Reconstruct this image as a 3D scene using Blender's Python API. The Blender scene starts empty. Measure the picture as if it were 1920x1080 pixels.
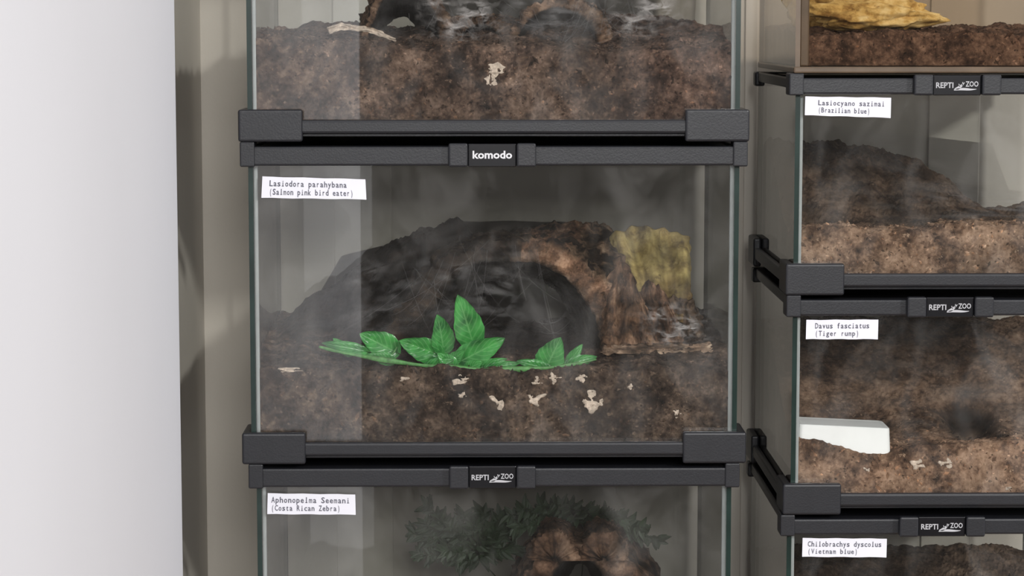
import bpy, bmesh, math, random
from mathutils import Vector, Matrix, noise
random.seed(7)
S = bpy.context.scene
COL = S.collection
S.view_settings.view_transform = 'Standard'
S.view_settings.look = 'None'

# ---------------------------------------------------------------- camera
F = 4500.0
CAM = Vector((0, -1.5, 1.5))
yaw, tilt = math.radians(0.757), math.radians(6.3)
fw = Vector((math.sin(yaw)*math.cos(tilt), math.cos(yaw)*math.cos(tilt), -math.sin(tilt)))
rt = Vector((math.cos(yaw), -math.sin(yaw), 0))
up = rt.cross(fw)
cd = bpy.data.cameras.new("camera"); cam = bpy.data.objects.new("camera", cd); COL.objects.link(cam)
cam.location = CAM; cam.rotation_euler = fw.to_track_quat('-Z', 'Y').to_euler()
cd.sensor_width = 36; cd.lens = F*36/1920; cd.clip_start = 0.02
S.camera = cam

def at(u, v, Y=0.0):
    """measured world point of a photo reading on the vertical plane y=Y"""
    d = fw + rt*((u-960)/F) - up*((v-540)/F)
    t = (Y-CAM.y)/d.y
    return CAM + d*t
def zv(v, Y=0.0): return at(900, v, Y).z
def xu(u, Y=0.0): return at(u, 540, Y).x

def sstep(a, b, x):
    t = max(0, min(1, (x-a)/(b-a))); return t*t*(3-2*t)
def interp(pts, x):
    if x <= pts[0][0]: return pts[0][1]
    for (a, b), (c, d) in zip(pts, pts[1:]):
        if x <= c: return b+(d-b)*(x-a)/(c-a)
    return pts[-1][1]
def fbm(p, sc, oc=4):
    return noise.fractal(Vector(p)*sc, 1.0, 2.0, oc)

# ---------------------------------------------------------------- materials
def srgb(r, g, b):
    f = lambda c: ((c/255+0.055)/1.055)**2.4 if c > 10 else c/255/12.92
    return (f(r), f(g), f(b), 1)
def newmat(name):
    m = bpy.data.materials.new(name); m.use_nodes = True
    nt = m.node_tree; nt.nodes.clear()
    out = nt.nodes.new('ShaderNodeOutputMaterial')
    return m, nt, out
def N(nt, t, **kw):
    n = nt.nodes.new(t)
    for k, v in kw.items():
        if k in n.inputs: n.inputs[k].default_value = v
        else: setattr(n, k, v)
    return n
def ramp(nt, stops):
    r = nt.nodes.new('ShaderNodeValToRGB'); e = r.color_ramp.elements
    while len(e) < len(stops): e.new(0.5)
    for i, (p, c) in enumerate(stops):
        e[i].position = p; e[i].color = c
    return r
def plain(name, col, rough=0.5, nsc=60, var=0.12, bump=0.0, bsc=400, spec=0.5):
    m, nt, out = newmat(name); L = nt.links.new
    tc = N(nt, 'ShaderNodeTexCoord')
    n = N(nt, 'ShaderNodeTexNoise', Scale=nsc, Detail=4.0)
    L(tc.outputs['Object'], n.inputs['Vector'])
    a = tuple(c*(1-var) for c in col[:3])+(1,); b = tuple(min(1, c*(1+var)) for c in col[:3])+(1,)
    r = ramp(nt, [(0.3, a), (0.7, b)]); L(n.outputs['Fac'], r.inputs[0])
    p = N(nt, 'ShaderNodeBsdfPrincipled', Roughness=rough)
    p.inputs['Specular IOR Level'].default_value = spec
    L(r.outputs[0], p.inputs['Base Color']); L(p.outputs[0], out.inputs[0])
    if bump:
        n2 = N(nt, 'ShaderNodeTexNoise', Scale=bsc, Detail=3.0); L(tc.outputs['Object'], n2.inputs['Vector'])
        bp = N(nt, 'ShaderNodeBump', Strength=bump, Distance=0.001)
        L(n2.outputs['Fac'], bp.inputs['Height']); L(bp.outputs[0], p.inputs['Normal'])
    return m
def soilmat(name, stops, fleck, sc=225, fl=0.63, bump=.85, big=0.9, bd=.0018, fs=1.4):
    m, nt, out = newmat(name); L = nt.links.new
    tc = N(nt, 'ShaderNodeTexCoord')
    n1 = N(nt, 'ShaderNodeTexNoise', Scale=sc, Detail=8.0, Roughness=0.72)
    n0 = N(nt, 'ShaderNodeTexNoise', Scale=sc*0.26, Detail=5.0, Roughness=.6)
    n2 = N(nt, 'ShaderNodeTexNoise', Scale=sc*fs, Detail=3.0, Roughness=0.6)
    for n in (n0, n1): L(tc.outputs['Object'], n.inputs['Vector'])
    of = N(nt, 'ShaderNodeVectorMath', operation='ADD'); of.inputs[1].default_value = (3, 5, 7)
    L(tc.outputs['Object'], of.inputs[0]); L(of.outputs[0], n2.inputs['Vector'])
    ad = N(nt, 'ShaderNodeMath', operation='MULTIPLY_ADD'); ad.inputs[1].default_value = big
    L(n0.outputs['Fac'], ad.inputs[0])
    sb = N(nt, 'ShaderNodeMath', operation='SUBTRACT'); sb.inputs[1].default_value = big/2
    L(n1.outputs['Fac'], sb.inputs[0]); L(sb.outputs[0], ad.inputs[2])
    r = ramp(nt, stops); L(ad.outputs[0], r.inputs[0])
    fr = ramp(nt, [(fl, (0, 0, 0, 1)), (fl+.06, (.6, .6, .6, 1))]); L(n2.outputs['Fac'], fr.inputs[0])
    mx = N(nt, 'ShaderNodeMix', data_type='RGBA'); L(fr.outputs[0], mx.inputs[0]); L(r.outputs[0], mx.inputs[6]); mx.inputs[7].default_value = fleck
    at_ = N(nt, 'ShaderNodeAttribute', attribute_name='tint')
    mm = N(nt, 'ShaderNodeMix', data_type='RGBA', blend_type='MULTIPLY'); mm.inputs[0].default_value = 1
    L(mx.outputs[2], mm.inputs[6]); L(at_.outputs['Color'], mm.inputs[7])
    p = N(nt, 'ShaderNodeBsdfPrincipled', Roughness=0.9); p.inputs['Specular IOR Level'].default_value = 0.2
    bp = N(nt, 'ShaderNodeBump', Strength=bump, Distance=bd)
    L(n1.outputs['Fac'], bp.inputs['Height']); L(bp.outputs[0], p.inputs['Normal'])
    L(mm.outputs[2], p.inputs['Base Color']); L(p.outputs[0], out.inputs[0])
    return m
def glassmat(name, tint=(0.975, 0.98, 0.975, 1), f0=0.05, smear=.04):
    m, nt, out = newmat(name); L = nt.links.new
    tr = N(nt, 'ShaderNodeBsdfTransparent'); tr.inputs[0].default_value = tint
    gl = N(nt, 'ShaderNodeBsdfGlossy', Roughness=0.012)
    lw = N(nt, 'ShaderNodeLayerWeight', Blend=0.5)
    pw = N(nt, 'ShaderNodeMath', operation='POWER'); pw.inputs[1].default_value = 5
    ma = N(nt, 'ShaderNodeMath', operation='MULTIPLY_ADD'); ma.inputs[1].default_value = 1-f0; ma.inputs[2].default_value = f0
    L(lw.outputs['Facing'], pw.inputs[0]); L(pw.outputs[0], ma.inputs[0])
    mx = N(nt, 'ShaderNodeMixShader'); L(ma.outputs[0], mx.inputs[0]); L(tr.outputs[0], mx.inputs[1]); L(gl.outputs[0], mx.inputs[2])
    if not smear:
        L(mx.outputs[0], out.inputs[0]); return m
    # faint dusty smears on the pane
    tc = N(nt, 'ShaderNodeTexCoord'); mp = N(nt, 'ShaderNodeMapping'); mp.inputs['Scale'].default_value = (16, 16, 11); mp.inputs['Rotation'].default_value = (0, .7, 0)
    L(tc.outputs['Object'], mp.inputs[0])
    n = N(nt, 'ShaderNodeTexNoise', Scale=1.6, Detail=7.0, Roughness=.62); n.inputs['Distortion'].default_value = 1.2; L(mp.outputs[0], n.inputs['Vector'])
    r = ramp(nt, [(.45, (.002, .002, .002, 1)), (.78, (smear, smear, smear, 1))]); L(n.outputs['Fac'], r.inputs[0])
    df = N(nt, 'ShaderNodeBsdfDiffuse'); df.inputs[0].default_value = (.8, .78, .76, 1)
    m2 = N(nt, 'ShaderNodeMixShader'); L(r.outputs[0], m2.inputs[0]); L(mx.outputs[0], m2.inputs[1]); L(df.outputs[0], m2.inputs[2])
    L(m2.outputs[0], out.inputs[0]); return m
def webmat(name, col, lo, hi, amount, sc=(60, 60, 60), det=3.0, rot=0):
    m, nt, out = newmat(name); L = nt.links.new
    tc = N(nt, 'ShaderNodeTexCoord'); mp = N(nt, 'ShaderNodeMapping'); mp.inputs['Scale'].default_value = sc; mp.inputs['Rotation'].default_value = (0, 0, rot)
    L(tc.outputs['UV'], mp.inputs[0])
    n = N(nt, 'ShaderNodeTexNoise', Scale=1.0, Detail=det, Roughness=0.6); n.inputs['Distortion'].default_value = 0.8
    L(mp.outputs[0], n.inputs['Vector'])
    nb = N(nt, 'ShaderNodeTexNoise', Scale=3.2, Detail=2.0); L(tc.outputs['UV'], nb.inputs['Vector'])
    r0 = ramp(nt, [(.36, (0, 0, 0, 1)), (.60, (1, 1, 1, 1))]); L(nb.outputs['Fac'], r0.inputs[0])
    r = ramp(nt, [(lo, (0, 0, 0, 1)), (hi, (amount,)*3+(1,))]); L(n.outputs['Fac'], r.inputs[0])
    sx = N(nt, 'ShaderNodeSeparateXYZ'); L(tc.outputs['UV'], sx.inputs[0])
    def bell(o):
        a = N(nt, 'ShaderNodeMath', operation='SUBTRACT'); a.inputs[0].default_value = 1; L(o, a.inputs[1])
        b = N(nt, 'ShaderNodeMath', operation='MULTIPLY'); L(o, b.inputs[0]); L(a.outputs[0], b.inputs[1])
        c = N(nt, 'ShaderNodeMath', operation='MULTIPLY', use_clamp=True); L(b.outputs[0], c.inputs[0]); c.inputs[1].default_value = 4.5
        return c.outputs[0]
    e = N(nt, 'ShaderNodeMath', operation='MULTIPLY'); L(bell(sx.outputs[0]), e.inputs[0]); L(bell(sx.outputs[1]), e.inputs[1])
    e1 = N(nt, 'ShaderNodeMath', operation='MULTIPLY'); L(e.outputs[0], e1.inputs[0]); L(r0.outputs[0], e1.inputs[1])
    e2 = N(nt, 'ShaderNodeMath', operation='MULTIPLY'); L(e1.outputs[0], e2.inputs[0]); L(r.outputs[0], e2.inputs[1])
    d = N(nt, 'ShaderNodeBsdfDiffuse'); d.inputs[0].default_value = col
    t = N(nt, 'ShaderNodeBsdfTransparent')
    mx = N(nt, 'ShaderNodeMixShader'); L(e2.outputs[0], mx.inputs[0]); L(t.outputs[0], mx.inputs[1]); L(d.outputs[0], mx.inputs[2])
    L(mx.outputs[0], out.inputs[0]); return m
def leafmat(name, dark, mid, light):
    m, nt, out = newmat(name); L = nt.links.new
    tc = N(nt, 'ShaderNodeTexCoord'); sx = N(nt, 'ShaderNodeSeparateXYZ'); L(tc.outputs['UV'], sx.inputs[0])
    def M(op, a, b=None, c=None, cl=False):
        n = N(nt, 'ShaderNodeMath', operation=op, use_clamp=cl)
        for i, x in enumerate((a, b, c)):
            if x is None: continue
            if isinstance(x, (int, float)): n.inputs[i].default_value = x
            else: L(x, n.inputs[i])
        return n.outputs[0]
    at_ = M('ABSOLUTE', M('SUBTRACT', sx.outputs[1], .5))
    vein = M('SINE', M('SUBTRACT', M('MULTIPLY', sx.outputs[0], 44.0), M('MULTIPLY', at_, 34.0)))
    vein = M('MULTIPLY', M('POWER', M('MULTIPLY_ADD', vein, .5, .5), 6.0), .22)
    rib = M('SUBTRACT', 1.0, M('MULTIPLY', at_, 22.0), cl=True)
    nz = N(nt, 'ShaderNodeTexNoise', Scale=70, Detail=5.0); L(tc.outputs['Object'], nz.inputs['Vector'])
    r = ramp(nt, [(.36, dark), (.62, mid)]); L(nz.outputs['Fac'], r.inputs[0])
    mx = N(nt, 'ShaderNodeMix', data_type='RGBA'); L(M('MAXIMUM', M('MULTIPLY', rib, .4), vein), mx.inputs[0]); L(r.outputs[0], mx.inputs[6]); mx.inputs[7].default_value = light
    p = N(nt, 'ShaderNodeBsdfPrincipled', Roughness=0.22)
    bp = N(nt, 'ShaderNodeBump', Strength=.7, Distance=.0006); L(vein, bp.inputs['Height']); L(bp.outputs[0], p.inputs['Normal'])
    tl = N(nt, 'ShaderNodeBsdfTranslucent'); L(mx.outputs[2], tl.inputs[0])
    ms = N(nt, 'ShaderNodeMixShader'); ms.inputs[0].default_value = .2
    L(mx.outputs[2], p.inputs['Base Color']); L(p.outputs[0], ms.inputs[1]); L(tl.outputs[0], ms.inputs[2]); L(ms.outputs[0], out.inputs[0]); return m

M_black = plain("black_plastic", srgb(26, 27, 32), 0.42, 80, 0.1, 0.1, 900)
M_blackgloss = plain("black_gloss_plate", srgb(18, 18, 22), 0.25)
M_glass = glassmat("clear_glass", smear=0)
M_glassf = glassmat("clear_front_glass", f0=.060, smear=.045)
M_gedge = plain("green_glass_edge", srgb(28, 44, 40), 0.25, 40, 0.3)
M_sil = plain("silicone", srgb(160, 165, 165), 0.4, 80, 0.1)
M_white = plain("label_paper", srgb(222, 222, 230), 0.6, 50, 0.02)
M_ink = plain("label_ink", srgb(84, 84, 96), 0.8)
M_logo = plain("logo_white", srgb(215, 215, 218), 0.6)
M_logog = plain("logo_grey", srgb(178, 178, 182), 0.6)
M_wallw = plain("white_paint", srgb(222, 223, 229), 0.7, 3, 0.02, 0.05, 300)
M_wallb = plain("beige_paint", srgb(188, 182, 172), 0.75, 8, 0.04, 0.1, 300)
M_trim = plain("beige_trim_paint", srgb(193, 187, 177), 0.6, 8, 0.04)
M_wallr = plain("unseen_wall_grey", srgb(104, 101, 97), 0.8, 3, 0.15)
M_soil = soilmat("coir_soil", [(0.22, srgb(16, 12, 10)), (0.42, srgb(48, 38, 32)), (0.58, srgb(80, 66, 56)), (0.86, srgb(132, 113, 98))], srgb(126, 106, 90))
M_soil0 = soilmat("reddish_coir_soil", [(0.22, srgb(22, 16, 13)), (0.42, srgb(60, 47, 40)), (0.58, srgb(96, 78, 67)), (0.86, srgb(148, 126, 111))], srgb(140, 115, 98))
M_soilL = soilmat("light_coir_soil", [(0.22, srgb(42, 32, 26)), (0.42, srgb(100, 81, 68)), (0.57, srgb(144, 121, 103)), (0.82, srgb(190, 167, 147))], srgb(192, 170, 148))
M_bark = soilmat("cork_bark", [(0.3, srgb(24, 20, 18)), (0.44, srgb(76, 63, 53)), (0.56, srgb(114, 96, 82)), (0.72, srgb(166, 150, 134))], srgb(40, 32, 27), sc=90, fl=0.58, big=.5, bump=1.0, bd=.003, fs=1.6)
M_barkY = soilmat("yellow_cork", [(0.3, srgb(96, 80, 54)), (0.46, srgb(148, 130, 84)), (0.62, srgb(184, 166, 112))], srgb(96, 78, 52), sc=80, fl=0.6, big=.5, bump=.8)
M_sponge = soilmat("yellow_sponge", [(0.3, srgb(140, 106, 56)), (0.5, srgb(205, 172, 104)), (0.7, srgb(232, 208, 150))], srgb(140, 105, 60), sc=120, fl=0.64)
M_husk = plain("husk", srgb(190, 174, 158), 0.8, 500, 0.35, 0.6, 800)
M_leaf = leafmat("plastic_leaf", srgb(28, 104, 44), srgb(84, 182, 88), srgb(150, 216, 140))
M_stem = plain("plastic_stem", srgb(80, 138, 72), 0.5, 300, 0.45)
M_fern = plain("dark_fern", srgb(38, 54, 34), 0.55, 200, 0.4)
M_acryl = glassmat("clear_acrylic", (0.93, 0.9, 0.86, 1), smear=0)
M_acedge = plain("acrylic_edge", srgb(90, 75, 60), 0.3, 40, 0.3)
M_web = webmat("web_silk", srgb(175, 172, 173), 0.42, 0.74, 0.42, (4, 9, 1), 5, .5)
M_webf = webmat("web_silk_faint", srgb(150, 144, 140), 0.38, 0.78, 0.30, (4, 6, 1), 5, -.3)
M_web2 = webmat("web_silk_dense", srgb(200, 194, 192), 0.42, 0.70, 0.85, (7, 9, 1), 7, .9)
M_strand = plain("silk_strand", srgb(98, 95, 96), 0.6)
M_dish = plain("white_plastic", srgb(240, 241, 240), 0.5, 60, 0.03)
M_wood = plain("cabinet_wood", srgb(150, 120, 90), 0.5, 20, 0.2)
M_floor = plain("floor_laminate", srgb(140, 122, 104), 0.5, 6, 0.2)

# ---------------------------------------------------------------- object helpers
WL = {}
def emit(name, verts, faces, mats, parent=None, midx=None, smooth=False, tint=None, uv=None, **props):
    if not isinstance(mats, (list, tuple)): mats = [mats]
    vs = [Vector(v) for v in verts]
    mn = Vector([min(v[i] for v in vs) for i in range(3)]); mxx = Vector([max(v[i] for v in vs) for i in range(3)])
    c = (mn+mxx)/2; c.z = mn.z
    me = bpy.data.meshes.new(name)
    me.from_pydata([v-c for v in vs], [], faces)
    for m in mats: me.materials.append(m)
    if midx: me.polygons.foreach_set('material_index', midx)
    if smooth: me.polygons.foreach_set('use_smooth', [True]*len(me.polygons))
    if tint:
        a = me.color_attributes.new('tint', 'FLOAT_COLOR', 'POINT')
        a.data.foreach_set('color', [max(0, x) for t in tint for x in (t[0], t[1], t[2], 1)])
    if uv:
        l = me.uv_layers.new(name='UVMap')
        for lp in me.loops: l.data[lp.index].uv = uv[lp.vertex_index]
    me.update()
    o = bpy.data.objects.new(name, me); COL.objects.link(o)
    o.location = c; WL[o.name] = c
    if parent:
        o.parent = parent; o.matrix_parent_inverse = Matrix.Translation(-WL[parent.name])
    for k, v in props.items(): o[k] = v
    return o
def empty(name, loc, **props):
    o = bpy.data.objects.new(name, None); COL.objects.link(o); o.location = loc; WL[o.name] = Vector(loc)
    o.empty_display_size = 0.02
    for k, v in props.items(): o[k] = v
    return o
def boxgeo(blist, bevel=0.0, seg=2):
    bm = bmesh.new()
    for (a, b) in blist:
        g = bmesh.new(); bmesh.ops.create_cube(g, size=1)
        for v in g.verts:
            v.co = Vector([(a[i]+b[i])/2 + v.co[i]*(b[i]-a[i]) for i in range(3)])
        if bevel:
            mb = min(bevel, 0.45*min(abs(b[i]-a[i]) for i in range(3)))
            bmesh.ops.bevel(g, geom=g.edges[:], offset=mb, segments=seg, affect='EDGES', profile=0.5)
        t = bpy.data.meshes.new('t'); g.to_mesh(t); g.free(); bm.from_mesh(t); bpy.data.meshes.remove(t)
    bm.verts.index_update(); bm.verts.ensure_lookup_table()
    vs = [v.co.copy() for v in bm.verts]; fs = [[v.index for v in f.verts] for f in bm.faces]
    bm.free(); return vs, fs
def boxes(name, blist, mat, parent=None, bevel=0.0008, **kw):
    v, f = boxgeo(blist, bevel)
    return emit(name, v, f, mat, parent, **kw)
def pane(name, a, b, axis, mats, parent):
    v, f = boxgeo([(a, b)], 0)
    mi = []
    for fc in f:
        n = (v[fc[1]]-v[fc[0]]).cross(v[fc[2]]-v[fc[0]]).normalized()
        mi.append(0 if abs(n[axis]) > 0.9 else 1)
    return emit(name, v, f, mats, parent, midx=mi)
def rawtext(s, bold=0.0):
    cu = bpy.data.curves.new('t', 'FONT'); cu.body = s; cu.offset = bold
    cu.resolution_u = 2
    o = bpy.data.objects.new('t', cu); COL.objects.link(o)
    dg = bpy.context.evaluated_depsgraph_get(); me = bpy.data.meshes.new_from_object(o.evaluated_get(dg))
    vs = [v.co.copy() for v in me.vertices]; fs = [list(p.vertices) for p in me.polygons]
    bpy.data.objects.remove(o); bpy.data.meshes.remove(me); bpy.data.curves.remove(cu)
    return vs, fs
def textgeo(s, bold=0.0):
    vs, fs = rawtext(s, bold)
    x0 = min(v.x for v in vs); x1 = max(v.x for v in vs); y0 = min(v.y for v in vs); y1 = max(v.y for v in vs)
    return [((v.x-x0)/(x1-x0), (v.y-y0)/(y1-y0)) for v in vs], fs
GL = {}
def monotext(s, bold=0.014):
    """fixed pitch lettering: every glyph centred in an equal cell"""
    V, Fc = [], []
    for i, ch in enumerate(s):
        if ch == ' ': continue
        if ch not in GL: GL[ch] = rawtext(ch, bold)
        vs, fs = GL[ch]
        a = min(v.x for v in vs); b = max(v.x for v in vs); w = b-a
        tw = .52 if ch.isupper() else .48
        if ch in 'il': tw = .13
        if ch in '()': tw = .2
        if ch in 'tf': tw = .36
        if ch == 'r': tw = .30
        n = len(V)
        V += [((i+.5+((v.x-a)/w-.5)*tw/.62)/len(s), (v.y+.2)/.95) for v in vs]
        if ch in 'il':
            k = len(V); V += [((i+.5+x/.62)/len(s), (y+.2)/.95) for x, y in ((-.17, 0), (.17, 0), (.17, .07), (-.17, .07))]; Fc.append([k, k+1, k+2, k+3])
        Fc += [[q+n for q in f] for f in fs]
    return V, Fc
def bil(q, s, t):  # q: tl,tr,br,bl ; t=0 bottom
    return (q[3]*(1-s)+q[2]*s)*(1-t)+(q[0]*(1-s)+q[1]*s)*t

# ---------------------------------------------------------------- terrarium
def terrarium(x0, x1, zb, zt, label, corner=0.04, logo='REPTIZOO', sticker=None, y0=0.0, y1=0.2, lidc=None, lh=0.0150):
    T = empty("glass_terrarium", ((x0+x1)/2, (y0+y1)/2, zb), label=label, category="terrarium", group="stacked glass terrariums")
    g = 0.003; zg0 = zb+0.006; zg1 = zt-0.005
    gm = [M_glass, M_gedge]
    pane("front_pane", (x0+g, y0+0.0005, zg0), (x1-g, y0+0.0005+g, zg1), 1, [M_glassf, M_gedge], T)
    pane("back_pane", (x0+g, y1-g, zg0), (x1-g, y1, zg1), 1, gm, T)
    for a, b in ((x0, x0+g), (x1-g, x1)):
        pane("side_pane", (a, y0, zg0), (b, y1, zg1), 0, gm, T)
    for a in (x0+g, x1-g-0.0025):
        boxes("silicone_seal", [((a, y0+0.0036, zg0+.004), (a+0.0025, y0+0.0066, zg1-.01))], M_sil, T, bevel=0.0008)
    o = 0.0055; h = 0.0200
    r0, r1 = zb+0.005, zb+0.0135
    bf = boxes("base_frame", [((x0+.0002, y0+.0002, zb+0.003), (x1-.0002, y1-.0002, zb+0.006))], M_black, T, bevel=0.0005)
    for a, b in (((x0, y0-0.0045, r0), (x1, y0, r1)), ((x0, y1, r0), (x1, y1+0.0045, r1)),
                 ((x0-0.0045, y0, r0), (x0, y1, r1)), ((x1, y0, r0), (x1+0.0045, y1, r1))):
        boxes("rail", [(a, b)], M_black, bf, bevel=0.0016)
    for sx in (0, 1):
        for sy in (0, 1):
            xa = x0-o if sx == 0 else x1+o; xi = x0-o+corner if sx == 0 else x1+o-corner
            ya = y0-.006 if sy == 0 else y1+.006; yi = y0 if sy == 0 else y1
            xw = x0 if sx == 0 else x1; yl = y0-o+corner*.9 if sy == 0 else y1+o-corner*.9
            pts = [(xa, ya), (xi, ya), (xi, yi), (xw, yi), (xw, yl), (xa, yl)]
            bm = bmesh.new()
            f = bm.faces.new([bm.verts.new((p[0], p[1], zb)) for p in pts])
            ex = bmesh.ops.extrude_face_region(bm, geom=[f])
            for v in ex['geom']:
                if isinstance(v, bmesh.types.BMVert): v.co.z = zb+h
            bmesh.ops.recalc_face_normals(bm, faces=bm.faces[:])
            bmesh.ops.bevel(bm, geom=bm.edges[:], offset=0.0015, segments=3, affect='EDGES', profile=0.5)
            bm.verts.index_update()
            vs = [v.co.copy() for v in bm.verts]; fs = [[v.index for v in q.verts] for q in bm.faces]; bm.free()
            emit("corner_guard", vs, fs, M_black, bf)
    cx = (x0+x1)/2 if lidc is None else lidc
    b = zt-lh; t = zt-0.003; e = 0.0035
    ld = boxes("lid", [((x0, y0, zt-0.007), (x1, y1, zt-0.0045))], M_black, T, bevel=0.0006)
    for a_, b_ in (((x0-e, y0-0.004, b), (x1+e, y0+0.008, t)), ((x0-e, y1-0.008, b), (x1+e, y1+0.004, t)),
                   ((x0-e*.4, y0+.008, b+.003), (x0+0.0045, y1-.008, t)), ((x1-0.0045, y0+.008, b+.003), (x1+e*.4, y1-.008, t))):
        boxes("rail", [(a_, b_)], M_black, ld, bevel=0.0013)
    for xa, xb in ((x0-e-0.0012, x0+0.0045), (x1-0.0045, x1+e+0.0012)):
        for ya, yb in ((y0-0.0052, y0+0.012),):
            boxes("corner_cap", [((xa, ya, b-0.0006), (xb, yb, zt))], M_black, ld, bevel=0.0009)
    for s in (-1, 1):
        c = cx+s*0.0212
        boxes("latch", [((c-0.0060, y0-0.0095, b-0.0005), (c+0.0060, y0-0.004, zt-0.0008))], M_black, ld, bevel=0.0012)
    pl = boxes("name_plate", [((cx-0.0150, y0-0.0068, b-0.0006), (cx+0.0150, y0-0.004, zt-0.0012))], M_blackgloss, T, bevel=0.0006)
    Y = y0-0.0070
    def q(xa, xb, za, zb_): return [Vector((xa, Y, zb_)), Vector((xb, Y, zb_)), Vector((xb, Y, za)), Vector((xa, Y, za))]
    vs, fs = [], []
    def addt(s, quad, **kw):
        tv, tf = textgeo(s, **kw); n = len(vs)
        vs.extend([bil(quad, a, c) for a, c in tv]); fs.extend([[i+n for i in f] for f in tf])
    zc = (b+zt)/2-0.0008
    if logo == 'komodo':
        addt("komodo", q(cx-0.0122, cx+0.0124, zc-0.0022, zc+0.0028), bold=0.028)
        emit("logo_text", vs, fs, M_logo, pl)
    else:
        # REPTI + lizard-tail sweep + ZOO
        addt("REPTI", q(cx-0.0132, cx-0.0024, zc-0.0018, zc+0.0017), bold=0.02)
        addt("ZOO", q(cx+0.0052, cx+0.0132, zc-0.0010, zc+0.0024), bold=0.02)
        n = len(vs); K = 16
        for i in range(K+1):
            s = i/K; x = cx-0.0020+s*0.0140
            z = zc-0.0030+0.0009*s*s+0.0004*math.sin(s*5)
            w = 0.0007*math.sin(math.pi*min(1, s*0.85+0.12))+0.00006
            vs += [Vector((x, Y, z-w)), Vector((x, Y, z+w))]
        for i in range(K): fs.append([n+2*i, n+2*i+2, n+2*i+3, n+2*i+1])
        n = len(vs)   # body rising toward the ZOO
        for i in range(11):
            s = i/10; x = cx-0.0016+s*0.0062; z = zc-0.0022+0.0038*s*s; w = 0.0010*math.sin(math.pi*(s*.9+.05))+0.00006
            vs += [Vector((x, Y, z-w)), Vector((x, Y, z+w))]
        for i in range(10): fs.append([n+2*i, n+2*i+2, n+2*i+3, n+2*i+1])
        for (lx, lz, ddx, ddz) in ((.0016, -.0010, -.0006, .0018), (.0032, -.0003, .0002, .0022)):
            k = len(vs); xx, zz = cx+lx, zc+lz
            vs += [Vector((xx-.0003, Y, zz)), Vector((xx+.0003, Y, zz)), Vector((xx+ddx+.0002, Y, zz+ddz)), Vector((xx+ddx-.0002, Y, zz+ddz))]; fs.append([k, k+1, k+2, k+3])
        emit("logo_text", vs, fs, M_logog, pl)
    if sticker:
        quad, lines = sticker
        Q = [at(u, v, y0-0.0006) for u, v in quad]; back = Vector((0, 0.0005, 0))
        NX = 10; vv = []; ff = []
        for j in range(2):
            for i in range(NX+1):
                p = bil(Q, i/NX, j); vv.append(p+Vector((0, 0, 0.00015*math.sin(i*1.7+j))))
        k = len(vv); vv += [p+back for p in vv]
        for i in range(NX):
            ff.append([i, i+1, NX+1+i+1, NX+1+i]); ff.append([k+i, k+NX+1+i, k+NX+2+i, k+i+1])
            ff.append([i, k+i, k+i+1, i+1]); ff.append([NX+1+i, NX+2+i, k+NX+2+i, k+NX+1+i])
        st = emit("label_sticker", vv, ff, M_white, T)
        vs, fs = [], []
        for s, (s0, s1, t0, t1) in lines:
            tv, tf = monotext(s); n = len(vs)
            vs.extend([bil(Q, s0+(s1-s0)*a, t0+(t1-t0)*c)+Vector((0, -0.0002, 0)) for a, c in tv]); fs.extend([[i+n for i in f] for f in tf])
        emit("printed_text", vs, fs, M_ink, st)
    return T

XL, XR = xu(468), xu(1384)
zA, zB = zv(265), zv(867)
P = zA-zB
terrarium(XL, XR, zA, zA+P, "clear glass terrarium with reddish soil, topmost of its stack", logo='komodo')
terrarium(XL, XR, zB, zA, "clear glass terrarium holding green plastic vine and cork hide", logo='komodo', lidc=xu(923),
          sticker=([(492, 331), (685, 336), (687, 374), (490, 371)], [("Lasiodora parahybana", (0.07, 0.82, 0.48, 0.86)), ("(Salmon pink bird eater)", (0.07, 0.88, 0.08, 0.46))]))
terrarium(XL+.003, XR-.003, zB-P, zB, "clear glass terrarium with ferns and rounded cork hide", lidc=xu(923),
          sticker=([(502, 925), (666, 927), (667, 965), (501, 964)], [("Aphonopelma Seemani", (0.04, 0.94, 0.48, 0.86)), ("(Costa Rican Zebra)", (0.04, 0.83, 0.10, 0.46))]))
RX0 = xu(1487); RX1 = RX0+0.200
zr1, zr2, zr3 = zv(137), zv(553), zv(964)
PR = (zr1-zr3)/2
terrarium(RX0, RX1, zr2, zr1, "small glass terrarium with light soil and webbed mound", corner=0.037, lh=.0132, lidc=xu(1783),
          sticker=([(1510, 181), (1671, 183), (1670, 221), (1509, 216)], [("Lasiocyano sazimai", (0.15, 0.93, 0.48, 0.84)), ("(Brazilian blue)", (0.15, 0.76, 0.10, 0.46))]))
terrarium(RX0, RX1, zr3, zr2, "small glass terrarium with dark soil and white plastic dish", corner=0.037, lh=.0132, lidc=xu(1778),
          sticker=([(1512, 600), (1647, 599), (1646, 636), (1511, 636)], [("Davus fasciatus", (0.12, 0.88, 0.48, 0.86)), ("(Tiger rump)", (0.12, 0.74, 0.10, 0.46))]))
terrarium(RX0-.002, RX1-.002, zr3-PR, zr3, "small glass terrarium with dark webbed soil at stack bottom", corner=0.037, lh=.0132, lidc=xu(1771),
          sticker=([(1505, 1009), (1663, 1010), (1662, 1045), (1504, 1044)], [("Chilobrachys dyscolus", (0.06, 0.94, 0.48, 0.86)), ("(Vietnam blue)", (0.06, 0.66, 0.10, 0.46))]))

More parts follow.
